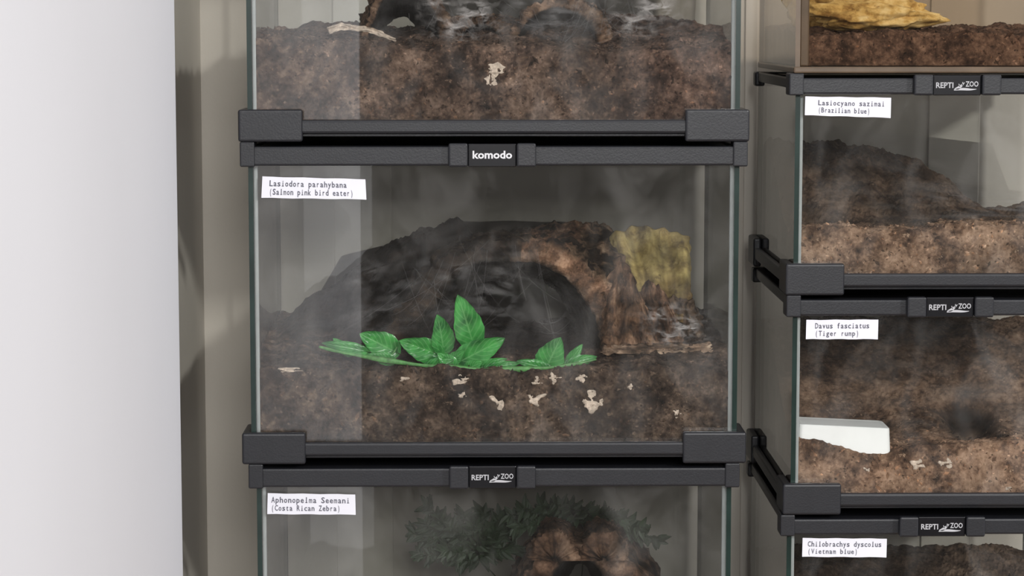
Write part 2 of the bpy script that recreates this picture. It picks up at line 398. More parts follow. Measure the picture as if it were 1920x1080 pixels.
# ---------------------------------------------------------------- soil beds
OCT = [(1, 0, 0), (-1, 0, 0), (0, 1, 0), (0, -1, 0), (0, 0, 1), (0, 0, -1)]
OCF = [(0, 2, 4), (2, 1, 4), (1, 3, 4), (3, 0, 4), (2, 0, 5), (1, 2, 5), (3, 1, 5), (0, 3, 5)]
def soil(x0, x1, zb, h, mat, label, tintf=None, y0=0.0040, y1=0.1965, nx=260, ny=120, seed=0, amp=0.0014, name="soil_bed", chips=900, dep=.06, clump=.0036):
    vs, fs, tn = [], [], []
    sd = Vector((seed*3.1, seed*1.7, 0))
    tf = tintf or (lambda x, y, z: (1, 1, 1))
    H = lambda x, y: h(x, y)+amp*(fbm((x+sd.x, y+sd.y, 0), 130, 4))+amp*0.9*noise.noise(Vector((x, y, seed))*420)+clump*fbm((x+sd.x, y, 4), 45, 2)
    for j in range(ny+1):
        y = y0+(y1-y0)*(j/ny)**1.3
        for i in range(nx+1):
            x = x0+(x1-x0)*i/nx
            z = H(x, y)
            vs.append((x, y, z)); tn.append(tf(x, y, z))
    for j in range(ny):
        for i in range(nx):
            a = j*(nx+1)+i; fs.append([a, a+1, a+nx+2, a+nx+1])
    NF = 24; prev = list(range(nx+1)); z0s = [vs[i][2] for i in prev]
    for k in range(1, NF+1):
        cur = []
        for i in range(nx+1):
            z = z0s[i]+(zb-z0s[i])*k/NF; x = vs[i][0]
            cur.append(len(vs)); vs.append((x, y0, z)); tn.append(tf(x, y0, z))
        for i in range(nx): fs.append([prev[i], cur[i], cur[i+1], prev[i+1]])
        prev = cur
    def skirt(idx, fl):
        c = []
        for a in idx: c.append(len(vs)); vs.append((vs[a][0], vs[a][1], zb)); tn.append(tn[a])
        for i in range(len(idx)-1):
            f = [idx[i], c[i], c[i+1], idx[i+1]]; fs.append(f if fl else f[::-1])
    skirt([j*(nx+1) for j in range(ny+1)], False)
    skirt([j*(nx+1)+nx for j in range(ny+1)], True)
    skirt([ny*(nx+1)+i for i in range(nx+1)], False)
    r = random.Random(seed+50)
    for c in range(chips):
        x = r.uniform(x0+.002, x1-.002)
        if c % 2: y = y0; zt_ = H(x, y0); z = r.uniform(max(zb+.001, zt_-.045), zt_)
        else: y = r.uniform(y0+.001, dep+y0); z = H(x, y)
        a = r.uniform(.0003, .0008)*(1.8 if r.random() < .15 else 1); e = r.uniform(1, 2.6); an = r.uniform(0, 3.14)
        k = len(vs); t = tf(x, y, z); m = r.choice((.35, .5, .6, 1.2, 1.5, 2.0)); rd_ = r.choice((1, 1, .88))
        for o in OCT:
            ox, oz = o[0]*a*e, o[2]*a
            px, pz = ox*math.cos(an)-oz*math.sin(an), ox*math.sin(an)+oz*math.cos(an)
            vs.append((x+px, y+o[1]*min(a, .0004 if c % 2 else a), z+pz)); tn.append((t[0]*m, t[1]*m*rd_, t[2]*m*rd_*rd_))
        fs.extend([[k+q for q in f] for f in OCF])
    return emit(name, vs, fs, mat, tint=tn, smooth=False, label=label, category="soil", kind="stuff")

g = 0.0034
zs1 = zv(696)
rid = [(530, 640), (560, 608), (600, 585), (680, 518), (760, 475), (840, 440), (870, 445), (905, 500), (935, 640)]
rw = [(at(u, 540, .13).x, zv(v, .13)) for u, v in rid]
def h1(x, y):
    base = zs1 + 0.003*noise.noise(Vector((x, y, 3))*22) + interp([(xu(480), .006), (xu(560), .004), (xu(600), 0.0), (xu(1100), -.001), (xu(1200), .003), (xu(1380), .006)], x)*sstep(.0, .03, y) + .006*sstep(.01, .05, y)
    r = interp(rw, x)-zs1
    foot = interp([(xu(560, .05), .03), (xu(740, .05), .035), (xu(775, .06), .04), (xu(795, .1), .125), (xu(900, .1), .15)], x)
    k = sstep(foot, max(.13, foot+.03), y)
    rough = 1+0.06*fbm((x, y, 5), 80, 4)*sstep(0, .02, r)
    return max(base, base+max(0, r)*k*rough)
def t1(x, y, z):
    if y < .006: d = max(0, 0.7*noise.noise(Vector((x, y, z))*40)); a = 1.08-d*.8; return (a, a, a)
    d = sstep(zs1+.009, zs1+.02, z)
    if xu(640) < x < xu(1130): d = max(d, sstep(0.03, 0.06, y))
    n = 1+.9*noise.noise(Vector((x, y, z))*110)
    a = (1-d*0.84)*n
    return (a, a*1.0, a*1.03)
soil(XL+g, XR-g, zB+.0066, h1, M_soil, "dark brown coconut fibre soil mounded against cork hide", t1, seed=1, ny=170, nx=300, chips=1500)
zs0 = zv(92)
rid0 = [(480, 62), (600, 52), (680, 50), (760, 60), (840, 40), (900, 35), (960, 38), (1050, 40), (1140, 30), (1250, 40), (1370, 60)]
rw0 = [(at(u, 540, .12).x, zv(v, .12)) for u, v in rid0]
def h0(x, y):
    base = zs0+interp([(xu(480), .008), (xu(690), .004), (xu(760), 0), (xu(1000), .002), (xu(1150), -.002), (xu(1370), .003)], x)
    return base+(interp(rw0, x)-base)*sstep(.0, .12, y)+.004*fbm((x, y, 8), 40, 3)*sstep(.01, .05, y)
def t0(x, y, z):
    a = 1-0.2*sstep(.02, .08, y)+0.5*noise.noise(Vector((x, y, z))*30)
    rd_ = sstep(xu(1080), xu(1280), x)*.07
    return (a, a*(.99-rd_), a*(.98-rd_))
soil(XL+g, XR-g, zA+.0066, h0, M_soil0, "reddish brown coconut fibre soil pressed against the glass", t0, seed=2, chips=1700)
zs2 = zv(1270)
def h2(x, y):
    return zs2+.004*fbm((x, y, 2), 25, 3)+0.012*sstep(.05, .15, y)
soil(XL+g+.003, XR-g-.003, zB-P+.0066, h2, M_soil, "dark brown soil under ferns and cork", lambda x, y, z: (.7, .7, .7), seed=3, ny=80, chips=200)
zq1 = zv(432)
rr1 = [(1510, 268), (1560, 264), (1600, 270), (1680, 288), (1740, 308), (1780, 335), (1815, 368), (1850, 400), (1930, 425), (2080, 432)]
rq1 = [(at(u, 540, .15).x, zv(v, .15)) for u, v in rr1]
def hr1(x, y):
    b = zq1+.003*noise.noise(Vector((x, y, 4))*30)+.003*sstep(xu(1620), xu(1900), x)
    return b+max(0, (interp(rq1, x)-b))*sstep(.06, .17, y)*(1+.10*fbm((x, y, 1), 70, 5))-.003*sstep(.01, .05, y)
def tr1(x, y, z):
    d = sstep(.03, .075, y)
    if y < .005:
        dn = noise.noise(Vector((x, 0, z))*45)+sstep(xu(1700), xu(1900), x)*.9*sstep(zq1-.004, zq1-.014, z)
        d = 0.6*max(0, min(1, dn))
    a = (1-d*0.66)*(1+.9*d*noise.noise(Vector((x, y, z))*60))
    return (a, a*.93, a*.87)
soil(RX0+g, RX1-g, zr2+.0066, hr1, M_soilL, "pale brown fibre soil with dark webbed mound behind", tr1, seed=4, nx=180, ny=130)
fr2 = [(xu(u), zv(v)) for u, v in ((1505, 822), (1560, 834), (1620, 852), (1665, 855), (1700, 842), (1800, 836), (1920, 832), (2080, 830))]
hx, hz = xu(1800, .1), zv(764, .1)
def hr2(x, y):
    b = interp(fr2, x)+.001*noise.noise(Vector((x, y, 6))*30)
    top = zv(605, .17)
    z = b+(top-b)*sstep(.035, .17, y)*(1+.05*fbm((x, y, 1), 50, 4))
    r = math.hypot((x-hx)/.016, (z-hz)/.011)
    if y > .02 and r < 1.3: z -= .014*(1-sstep(.4, 1.3, r))
    return z
def tr2(x, y, z):
    d = sstep(.02, .06, y)
    if y < .005: d = .15+.35*noise.noise(Vector((x, 0, z))*50)
    a = 1.05-d*0.45
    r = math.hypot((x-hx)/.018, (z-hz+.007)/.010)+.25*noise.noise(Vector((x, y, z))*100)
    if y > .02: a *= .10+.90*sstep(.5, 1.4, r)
    a *= 1+.45*noise.noise(Vector((x*.6, y, z*1.6))*45)
    return (a, a*.90, a*.83)
soil(RX0+g, RX1-g, zr3+.0066, hr2, M_soilL, "brown soil banked high against the back glass", tr2, seed=5, nx=180, ny=130, clump=.0010, amp=.0009)
zq3 = zv(1270)
def hr3(x, y):
    return zq3+.003*noise.noise(Vector((x, y, 6))*30)+(zv(1040, .17)-zq3)*sstep(.04, .17, y)*(1+.05*fbm((x, y, 9), 50, 3))
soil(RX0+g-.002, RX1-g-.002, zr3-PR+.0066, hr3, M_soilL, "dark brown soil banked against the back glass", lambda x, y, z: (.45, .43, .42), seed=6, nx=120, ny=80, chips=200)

# ---------------------------------------------------------------- cork hides
def arch(name, cf, cb, zbase, yf, yb, inf, inb, thf, thb, mat, label, tintf, seed=0, nphi=170, nt=50, na=0.005, inr=.6):
    """half-log shell: cf/cb centre x front/back, inf/inb=(half width,height) of hollow, thf/thb=(left,top,right) wall thickness"""
    vs, fs, tn = [], [], []
    def pt_(phi, t, outer):
        c = cf+(cb-cf)*t; a = inf[0]+(inb[0]-inf[0])*t; b = inf[1]+(inb[1]-inf[1])*t
        l, tp, r = [thf[k]+(thb[k]-thf[k])*t for k in range(3)]
        s = math.cos(phi); th = (l if s < 0 else r)*abs(s)**1.2+tp*(1-abs(s)**1.2)
        q = .45+.55*abs(s)
        n = na*q*fbm((phi*.9, t*1.1, seed+(3 if outer else 0)), 2.4, 6)
        rg = 1-abs(noise.noise(Vector((phi*7, t*1.6, seed+9))))*4
        n += na*q*0.5*(max(-.6, rg) if outer else 0)*.9
        n += na*q*.5*noise.noise(Vector((phi*22, t*14, seed)))+na*.25*noise.noise(Vector((phi*50, t*32, seed)))
        rr = (th+n) if outer else n*inr*(1.0 if s < 0 else .5)
        y = yf+(yb-yf)*t+na*1.2*noise.noise(Vector((phi*5, 2, seed)))*(1-t)
        return Vector((c+math.cos(phi)*(a+rr), y, zbase+math.sin(phi)*(b+rr)))
    rows = []
    prof = [(0, j/nt) for j in range(nt, -1, -1)]+[(.25, -.02), (.5, -.03), (.75, -.02)]+[(1, j/nt) for j in range(nt+1)]
    for kind, t in prof:
        row = []
        for i in range(nphi+1):
            phi = math.pi*i/nphi
            if kind in (0, 1): p = pt_(phi, t, kind)
            else:
                p = pt_(phi, 0, 0).lerp(pt_(phi, 0, 1), kind); p.y += t*.08*(yb-yf)*4*kind*(1-kind)+na*.7*noise.noise(Vector((phi*12, kind*3, seed)))
            row.append(len(vs)); vs.append(p); tn.append(tintf(phi, max(0, t), kind, p))
        rows.append(row)
    rows.append(rows[0])
    for a, b in zip(rows, rows[1:]):
        for i in range(nphi): fs.append([a[i], a[i+1], b[i+1], b[i]])
    for e in (0, nphi): fs.append([r[e] for r in rows[:-1]][::(1 if e else -1)])
    return emit(name, vs, fs, mat, tint=tn, smooth=True, label=label, category="terrarium hide")

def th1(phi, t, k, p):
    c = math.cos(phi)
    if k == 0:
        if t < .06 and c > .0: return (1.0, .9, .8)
        a = (.10 if c < .1 else .16)+.18*max(0, noise.noise(p*60))  # cavity shade put into the colour: inner bark tinted near black
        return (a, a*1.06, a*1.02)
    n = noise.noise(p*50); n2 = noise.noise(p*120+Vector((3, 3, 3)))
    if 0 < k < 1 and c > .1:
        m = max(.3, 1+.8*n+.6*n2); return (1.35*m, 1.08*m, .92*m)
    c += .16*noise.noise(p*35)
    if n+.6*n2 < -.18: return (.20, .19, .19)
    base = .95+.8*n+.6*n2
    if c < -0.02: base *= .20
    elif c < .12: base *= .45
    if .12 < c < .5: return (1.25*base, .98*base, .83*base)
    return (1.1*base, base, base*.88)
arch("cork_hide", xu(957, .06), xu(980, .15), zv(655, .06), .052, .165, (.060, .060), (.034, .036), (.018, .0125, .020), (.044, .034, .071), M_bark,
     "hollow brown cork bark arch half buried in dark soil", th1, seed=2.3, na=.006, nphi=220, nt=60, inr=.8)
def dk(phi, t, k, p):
    if k == 0: return (.06, .055, .05)  # inner face tinted near black to stand for shade in the hollow
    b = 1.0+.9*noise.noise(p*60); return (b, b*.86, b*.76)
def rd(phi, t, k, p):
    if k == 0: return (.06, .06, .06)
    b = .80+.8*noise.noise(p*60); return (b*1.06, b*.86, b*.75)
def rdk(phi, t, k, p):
    if k == 0: return (.03, .03, .03)  # hollow's shade painted on the inner face
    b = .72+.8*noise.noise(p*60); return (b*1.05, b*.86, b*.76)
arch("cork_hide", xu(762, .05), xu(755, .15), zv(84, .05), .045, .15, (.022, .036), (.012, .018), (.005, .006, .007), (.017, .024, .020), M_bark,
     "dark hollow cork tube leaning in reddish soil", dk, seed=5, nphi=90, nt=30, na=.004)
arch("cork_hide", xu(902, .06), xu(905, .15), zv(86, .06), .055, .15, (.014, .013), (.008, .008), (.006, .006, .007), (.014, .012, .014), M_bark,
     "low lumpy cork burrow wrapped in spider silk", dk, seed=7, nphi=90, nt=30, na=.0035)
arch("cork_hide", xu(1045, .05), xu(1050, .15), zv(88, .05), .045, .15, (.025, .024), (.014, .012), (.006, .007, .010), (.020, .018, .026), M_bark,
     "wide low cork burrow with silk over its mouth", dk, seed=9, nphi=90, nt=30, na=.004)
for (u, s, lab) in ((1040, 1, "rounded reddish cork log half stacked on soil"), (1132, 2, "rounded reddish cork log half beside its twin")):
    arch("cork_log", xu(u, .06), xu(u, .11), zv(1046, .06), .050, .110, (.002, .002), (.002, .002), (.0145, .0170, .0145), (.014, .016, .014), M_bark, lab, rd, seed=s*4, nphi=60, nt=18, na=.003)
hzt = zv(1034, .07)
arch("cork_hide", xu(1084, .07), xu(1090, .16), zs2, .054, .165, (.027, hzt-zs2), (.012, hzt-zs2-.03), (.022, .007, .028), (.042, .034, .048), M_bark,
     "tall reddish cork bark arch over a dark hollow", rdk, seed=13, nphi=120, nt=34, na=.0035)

# ---------------------------------------------------------------- irregular lumps and slabs
def lump(name, c, r, mat, label, cat, seed=0, na=.35, tint=(1, 1, 1), sub=4, **kw):
    bm = bmesh.new(); bmesh.ops.create_icosphere(bm, subdivisions=sub, radius=1)
    vs = []
    for v in bm.verts:
        d = 1+na*fbm(tuple(v.co+Vector((seed, seed*2, 0))), 1.3, 5)
        vs.append(Vector((c[0]+v.co.x*r[0]*d, c[1]+v.co.y*r[1]*d, c[2]+v.co.z*r[2]*d)))
    fs = [[q.index for q in f.verts] for f in bm.faces]; bm.free()
    return emit(name, vs, fs, mat, tint=[tint]*len(vs), smooth=True, label=label, category=cat, **kw)
def slab(name, poly, Y0, Y1, th, mat, label, cat, seed=0, tint=(1, 1, 1), wr=.004, ed=.003, low=None):
    """irregular upright plate: rows between a top and bottom outline"""
    top, bot = poly; vs, fs, tn = [], [], []
    nu, nv = 50, 36
    for side in (0, 1):
        for j in range(nv+1):
            for i in range(nu+1):
                s = i/nu; t = j/nv
                u = top[0][0]+(top[-1][0]-top[0][0])*s; ub = bot[0][0]+(bot[-1][0]-bot[0][0])*s
                Yt = Y1+(Y0-Y1)*t
                a = at(u, interp(top, u), Yt); b = at(ub, interp(bot, ub), Yt)
                p = a*(1-t)+b*t; p.y = Yt+wr*fbm((s*2, t*1.2, seed), 2, 4)+wr*.6*math.sin(s*18+t*3+2*noise.noise(Vector((s*3, t*3, seed))))+side*th
                e = min(s, 1-s, t, 1-t)
                if e < .03: p += Vector((noise.noise(Vector((s*12, t*12, seed)))*ed, 0, noise.noise(Vector((s*12, t*12, seed+4)))*ed))
                k = 1+.6*noise.noise(Vector((s*5, t*5, seed)))
                tc = tint
                if low:
                    m = sstep(.35, .9, t+.3*noise.noise(Vector((s*6, t*4, 2)))); tc = tuple(x*(1-m)+y*m for x, y in zip(tint, low))
                    k *= 1+.5*noise.noise(Vector((s*22, t*3, seed)))
                vs.append(p); tn.append(tuple(c*k for c in tc))
    W = nu+1; K = W*(nv+1)
    for j in range(nv):
        for i in range(nu):
            a = j*W+i; fs.append([a, a+W, a+W+1, a+1]); fs.append([K+a, K+a+1, K+a+W+1, K+a+W])
    for i in range(nu):
        fs.append([i, i+1, K+i+1, K+i]); a = nv*W+i; fs.append([a, K+a, K+a+1, a+1])
    for j in range(nv):
        a = j*W; fs.append([a, K+a, K+a+W, a+W]); a = j*W+nu; fs.append([a, a+W, K+a+W, K+a])
    return emit(name, vs, fs, mat, tint=tn, smooth=True, label=label, category=cat)
slab("cork_slab", ([(1120, 470), (1150, 436), (1200, 424), (1250, 430), (1294, 446)], [(1180, 620), (1298, 600)]), .072, .125, .004, M_barkY,
     "yellowish cork bark slab leaning on the hide", "cork bark", seed=2, ed=.0018, tint=(1.0, .98, .92), wr=.006, low=(.55, .45, .42))
slab("cork_slab", ([(1130, 540), (1160, 480), (1185, 510), (1215, 590)], [(1130, 655), (1235, 650)]), .042, .056, .006, M_bark,
     "ridged brown cork slab beside the hide mouth", "cork bark", seed=6, tint=(1.25, 1.0, .82), wr=.006)
slab("cork_slab", ([(1195, 560), (1215, 525), (1245, 545), (1270, 600)], [(1225, 655), (1285, 648)]), .050, .066, .005, M_bark,
     "curled light brown cork flake on the soil", "cork bark", seed=16, tint=(1.4, 1.1, .9), wr=.006)
slab("cork_slab", ([(1235, 585), (1260, 555), (1300, 565), (1315, 590)], [(1245, 655), (1325, 648)]), .065, .08, .005, M_bark,
     "pale weathered cork fragment on the soil", "cork bark", seed=9, tint=(1.4, 1.35, 1.28), wr=.005)
slab("cork_slab", ([(1130, 648), (1330, 644)], [(1130, 664), (1335, 662)]), .030, .04, .004, M_bark,
     "narrow pale cork strip lying on the soil", "cork bark", seed=12, tint=(1.7, 1.6, 1.5), wr=.002)
hk = [(935, 753, 14, 13), (1003, 748, 18, 14), (1108, 752, 17, 15), (1040, 710, 12, 9), (1008, 713, 14, 7), (866, 712, 13, 9), (868, 740, 8, 8),
      (1270, 775, 10, 9), (1090, 708, 9, 7), (540, 694, 24, 4), (1180, 725, 7, 6), (758, 712, 8, 5)]
for i, (u, v, a, b) in enumerate(hk):
    p = at(u, v, .0048)
    lump("husk_fragment", p, (a*.00034, .0012, b*.00034), M_husk, "small crumpled pale husk pressed into dark soil", "debris", seed=i*3.3, na=.9, group="husk fragments in the soil")
for i, (u, v, a, b) in enumerate([(930, 132, 17, 9), (918, 152, 9, 14), (1715, 75, 15, 7), (1720, 872, 14, 11), (1775, 868, 16, 9), (1890, 915, 5, 4), (1625, 880, 5, 5)]):
    p = at(u, v, .0048)
    lump("husk_fragment", p, (a*.00034, .0012, b*.00034), M_husk, "small whitish husk pressed into brown soil", "debris", seed=20+i*3.3, na=.9, group="husk fragments in the soil")
slab("shed_skin", ([(612, 50), (640, 43), (700, 52), (742, 72)], [(618, 64), (640, 56), (690, 60), (742, 78)]), .012, .014, .001, M_husk, "thin whitish shed skin strip lying on soil", "shed skin", seed=3, wr=.002, ed=.001)

# ---------------------------------------------------------------- silk
def sheet(corners, mat, label, bulge=.004, seed=0, n=24):
    A, B, C, D = [at(*c) for c in corners]  # tl,tr,br,bl
    vs, fs, uv = [], [], []
    for j in range(n+1):
        for i in range(n+1):
            s, t = i/n, j/n
            p = (A*(1-s)+B*s)*(1-t)+(D*(1-s)+C*s)*t
            p = p+Vector((0, 1, -.5))*bulge*(math.sin(math.pi*s)*math.sin(math.pi*t)+.5*noise.noise(Vector((s*3, t*3, seed))))
            vs.append(p); uv.append((s, t))
    for j in range(n):
        for i in range(n): a = j*(n+1)+i; fs.append([a, a+n+1, a+n+2, a+1])
    return emit("spider_web", vs, fs, mat, uv=uv, smooth=True, label=label, category="spider web", kind="stuff")
sheet([(640, 480, .10), (900, 415, .09), (850, 640, .03), (540, 650, .03)], M_web, "hazy grey spider silk over dark soil slope", seed=1)
sheet([(820, 450, .042), (1000, 460, .039), (1040, 650, .035), (720, 640, .035)], M_web, "thin spider silk veil across the hide mouth", seed=4)
sheet([(850, 415, .042), (1060, 415, .040), (1050, 530, .039), (860, 530, .039)], M_webf, "silk patch on the cork arch crown", seed=6)
sheet([(1190, 560, .045), (1340, 570, .06), (1340, 655, .035), (1200, 655, .035)], M_web2, "cobwebby silk between cork pieces and glass", seed=8)
sheet([(770, -40, .036), (950, -40, .036), (960, 85, .03), (780, 80, .03)], M_web2, "wispy spider silk between cork burrows", seed=11)
sheet([(930, -40, .036), (1140, -40, .036), (1120, 85, .03), (940, 80, .03)], M_web, "wispy spider silk strung across a low burrow", seed=17)
sheet([(1090, -60, .04), (1310, -60, .05), (1300, 70, .03), (1110, 80, .03)], M_web2, "dense whitish silk beside cork burrow", seed=12)
sheet([(1515, 230, .10), (1860, 270, .10), (1920, 435, .05), (1515, 435, .05)], M_webf, "grey spider silk sheet over soil mound", seed=14)
sheet([(1700, 330, .1), (2000, 370, .1), (2000, 425, .05), (1700, 430, .05)], M_web, "pale silk carpet along the soil edge", seed=15)
sheet([(1540, 600, .05), (1980, 600, .05), (1980, 860, .02), (1560, 860, .02)], M_webf, "faint spider silk over banked soil", seed=16)
def strands(items, label, r=.00005):
    vs, fs = [], []
    for (a, b, sag) in items:
        A, B = at(*a), at(*b); K = 12; pr = None
        for i in range(K+1):
            s = i/K; p = A*(1-s)+B*s-Vector((0, 0, 1))*sag*4*s*(1-s)
            cur = len(vs)
            for q in range(4):
                an = q*math.pi/2; vs.append(p+Vector((math.cos(an)*r, math.sin(an)*r*.7, math.sin(an)*r)))
            if pr is not None:
                for q in range(4): fs.append([pr+q, pr+(q+1) % 4, cur+(q+1) % 4, cur+q])
            pr = cur
    return emit("web_strand", vs, fs, M_strand, label=label, category="spider web", kind="stuff")
it = []
rnd = random.Random(3)
for (hu, hv, hy, n, spread) in ((880, 470, .042, 9, 200), (985, 480, .040, 7, 130), (800, 510, .05, 8, 160), (1040, 610, .035, 6, 60)):
    for i in range(n):
        it.append(((hu+rnd.uniform(-50, 50), hv+rnd.uniform(-25, 25), hy), (hu+rnd.uniform(-spread, spread*.7), rnd.uniform(560, 655), .026+rnd.uniform(0, .012)), rnd.uniform(.002, .009)))
strands(it, "fine pale silk threads strung over the hide")
it = []
for (hu, hv, n, sp) in ((825, 20, 8, 80), (950, 10, 8, 110), (1150, 5, 16, 120)):
    for i in range(n):
        it.append(((hu+rnd.uniform(-60, 60), hv+rnd.uniform(-40, 20), .04), (hu+rnd.uniform(-sp, sp), rnd.uniform(45, 85), .028), rnd.uniform(.001, .005)))
strands(it, "fine silk threads above reddish soil", .00006)

# ---------------------------------------------------------------- plastic vine
def leafgeo(base, tip, w, nrm, fold=.25, curl=.10, n=18, heart=1.0):
    ax = tip-base; L = ax.length; ax.normalize()
    side = ax.cross(nrm).normalized(); nn = side.cross(ax).normalized()
    vs, fs, uv = [], [], []
    for i in range(n+1):
        s = i/n
        ww = w*.5*1.56*((max(0, s))**.36)*((1-s)**.72)*(1+.14*math.sin(math.pi*min(1, s*1.6))) if 0 < s < 1 else 0.0003
        ww *= 1+.03*math.sin(s*30)
        for k in range(-4, 5):
            t = k/4
            back = -0.20*L*abs(t)*(1-s)**4*heart
            p = base+ax*(L*s+back)+side*(ww*t)+nn*(fold*ww*abs(t)-curl*L*s*s+.03*L*math.sin(t*9+s*6)*abs(t))
            if k == 0: p -= nn*.0005
            vs.append(p); uv.append((s, t*.5+.5))
    for i in range(n):
        for k in range(8): a = i*9+k; fs.append([a, a+1, a+10, a+9])
    m = len(vs); vs += [v-nn*.00035 for v in vs]; fs += [[q+m for q in f[::-1]] for f in fs]; uv += uv
    return vs, fs, uv
vine = empty("artificial_vine", at(860, 690, .02), label="green plastic leafy vine lying before the cork hide", category="artificial plant")
def tube(pts, r, n=8, flat=1.0):
    vs, fs = [], []
    for i, p in enumerate(pts):
        d = (pts[min(i+1, len(pts)-1)]-pts[max(i-1, 0)]).normalized(); a = d.cross(Vector((0, 0, 1)))
        a = a.normalized() if a.length > .01 else Vector((1, 0, 0)); b = a.cross(d).normalized()
        rr = r(i/(len(pts)-1)) if callable(r) else r
        for k in range(n): an = 2*math.pi*k/n; vs.append(p+a*math.cos(an)*rr*flat+b*math.sin(an)*rr)
    for i in range(len(pts)-1):
        for k in range(n): fs.append([i*n+k, i*n+(k+1) % n, (i+1)*n+(k+1) % n, (i+1)*n+k])
    fs.append(list(range(n))[::-1]); fs.append([len(vs)-n+k for k in range(n)])
    return vs, fs
def cat(ctrl, k=8):
    out = []; c = [ctrl[0]]+ctrl+[ctrl[-1]]
    for i in range(1, len(c)-2):
        for j in range(k):
            t = j/k; p0, p1, p2, p3 = c[i-1:i+3]
            out.append(.5*((2*p1)+(p2-p0)*t+(2*p0-5*p1+4*p2-p3)*t*t+(3*p1-p0-3*p2+p3)*t**3))
    out.append(ctrl[-1]); return out
rim = cat([at(598, 650, .016), at(650, 663, .013), at(740, 678, .009), at(830, 689, .0075), at(920, 693, .0072), at(1010, 691, .0075), at(1080, 683, .010), at(1118, 674, .014)])
v, f = tube(rim, lambda s: (.0007+.0010*math.sin(math.pi*s))*(1+.35*math.sin(s*31)), flat=.4); emit("stem", v, f, M_stem, vine, smooth=True)
for c in ([at(895, 688, .012), at(880, 665, .02), at(885, 640, .024)], [at(845, 688, .012), at(838, 670, .02), at(828, 652, .024)],
          [at(720, 674, .013), at(735, 665, .02), at(745, 650, .022)], [at(990, 688, .01), at(1010, 680, .018), at(1040, 672, .02)]):
    v, f = tube(cat(c, 5), .0006); emit("stem", v, f, M_stem, vine, smooth=True)
UPN = Vector((0.1, -1, .3)); FLN = Vector((0, -.95, .3))
LV = [((886, 640), (861, 556), 64, .022, .012, UPN), ((832, 655), (823, 592), 54, .022, .016, Vector((.4, -1, .2))), ((820, 664), (750, 640), 54, .020, .014, Vector((-.3, -1, .1))),
      ((862, 678), (945, 636), 58, .018, .012, Vector((.1, -1, .1))), ((1024, 690), (1050, 634), 62, .018, .014, Vector((-.2, -1, .1))), ((738, 658), (676, 626), 58, .022, .018, Vector((.2, -1, .1))),
      ((680, 658), (604, 642), 28, .020, .018, FLN), ((735, 676), (690, 664), 28, .016, .012, FLN),
      ((1065, 684), (1119, 668), 28, .016, .016, FLN), ((850, 690), (822, 662), 36, .014, .011, UPN), ((875, 692), (905, 678), 28, .012, .010, UPN),
      ((1025, 692), (970, 676), 28, .013, .011, FLN), ((1066, 680), (1092, 646), 24, .024, .024, UPN), ((800, 688), (850, 674), 26, .013, .011, UPN),
      ((655, 662), (625, 634), 24, .022, .022, FLN), ((845, 678), (870, 658), 28, .018, .014, UPN), ((918, 690), (975, 680), 22, .011, .010, FLN),
      ((900, 690), (950, 672), 24, .015, .014, FLN)]
for (b, t, w, y0, y1, n) in LV:
    v, f, uv = leafgeo(at(b[0], b[1], y0), at(t[0], t[1], y1), w*.00034, n); emit("leaf", v, f, M_leaf, vine, uv=uv, smooth=True)

def fern(root, joint, tips, label, seed, arc=.006):
    r = random.Random(seed)
    E = empty("artificial_fern", root, label=label, category="artificial plant", group="dark ferns in the lowest terrarium")
    V, Fc = tube(cat([root, (root+joint)/2+Vector((.002, 0, 0)), joint], 6), .0004, 6); emit("stem", V, Fc, M_fern, E, smooth=True)
    for tp in tips:
        mid = (joint+tp)/2+Vector((r.uniform(-.004, .004), -.003, arc)); pts = cat([joint, mid, tp], 8)
        V, Fc = tube(pts, .0004, 5)
        for i, p in enumerate(pts[2:]):
            d = (pts[min(i+3, len(pts)-1)]-pts[i+1]).normalized()
            for sgn in (-1, 1, 0):
                if r.random() < .2: continue
                sd = d.cross(Vector((0, -1, .2))).normalized()*(sgn or r.uniform(-.4, .4))
                tipp = p+(sd*.8+d*r.uniform(.1, 1.0)+Vector((0, 0, r.uniform(-.4, .2)))).normalized()*(.006+.005*r.random())+Vector((0, r.uniform(-.003, .003), 0))
                lv, lf, _ = leafgeo(p, tipp, .0050, Vector((r.uniform(-.7, .7), -1, r.uniform(-.2, .6))), n=6, heart=0)
                k = len(V); V += lv; Fc += [[q+k for q in x] for x in lf]
        emit("frond", V, Fc, M_fern, E, smooth=True)
fern(Vector((xu(955, .16), .165, zs2+.012)), at(900, 1050, .13), [at(u, v, y) for u, v, y in ((803, 950, .12), (775, 1000, .12), (790, 1040, .12), (825, 975, .11), (845, 990, .11), (868, 968, .12), (890, 985, .11), (905, 960, .12), (940, 968, .12), (958, 990, .12), (965, 1025, .12), (835, 1030, .11), (905, 1010, .11), (925, 1000, .12), (800, 985, .12), (860, 1050, .12))], "dark green bushy plastic fern behind the glass", 4, arc=.002)
fern(Vector((xu(1090, .17), .178, zs2+.012)), at(1088, 976, .13), [at(u, v, y) for u, v, y in ((955, 966, .11), (980, 954, .10), (1012, 948, .10), (1040, 944, .10), (1068, 948, .10), (1100, 956, .10), (1135, 964, .10), (1165, 974, .10), (1200, 990, .10), (1232, 1012, .10), (970, 988, .10), (1185, 984, .11))], "dark green plastic fern trailing over cork", 5, arc=.001)

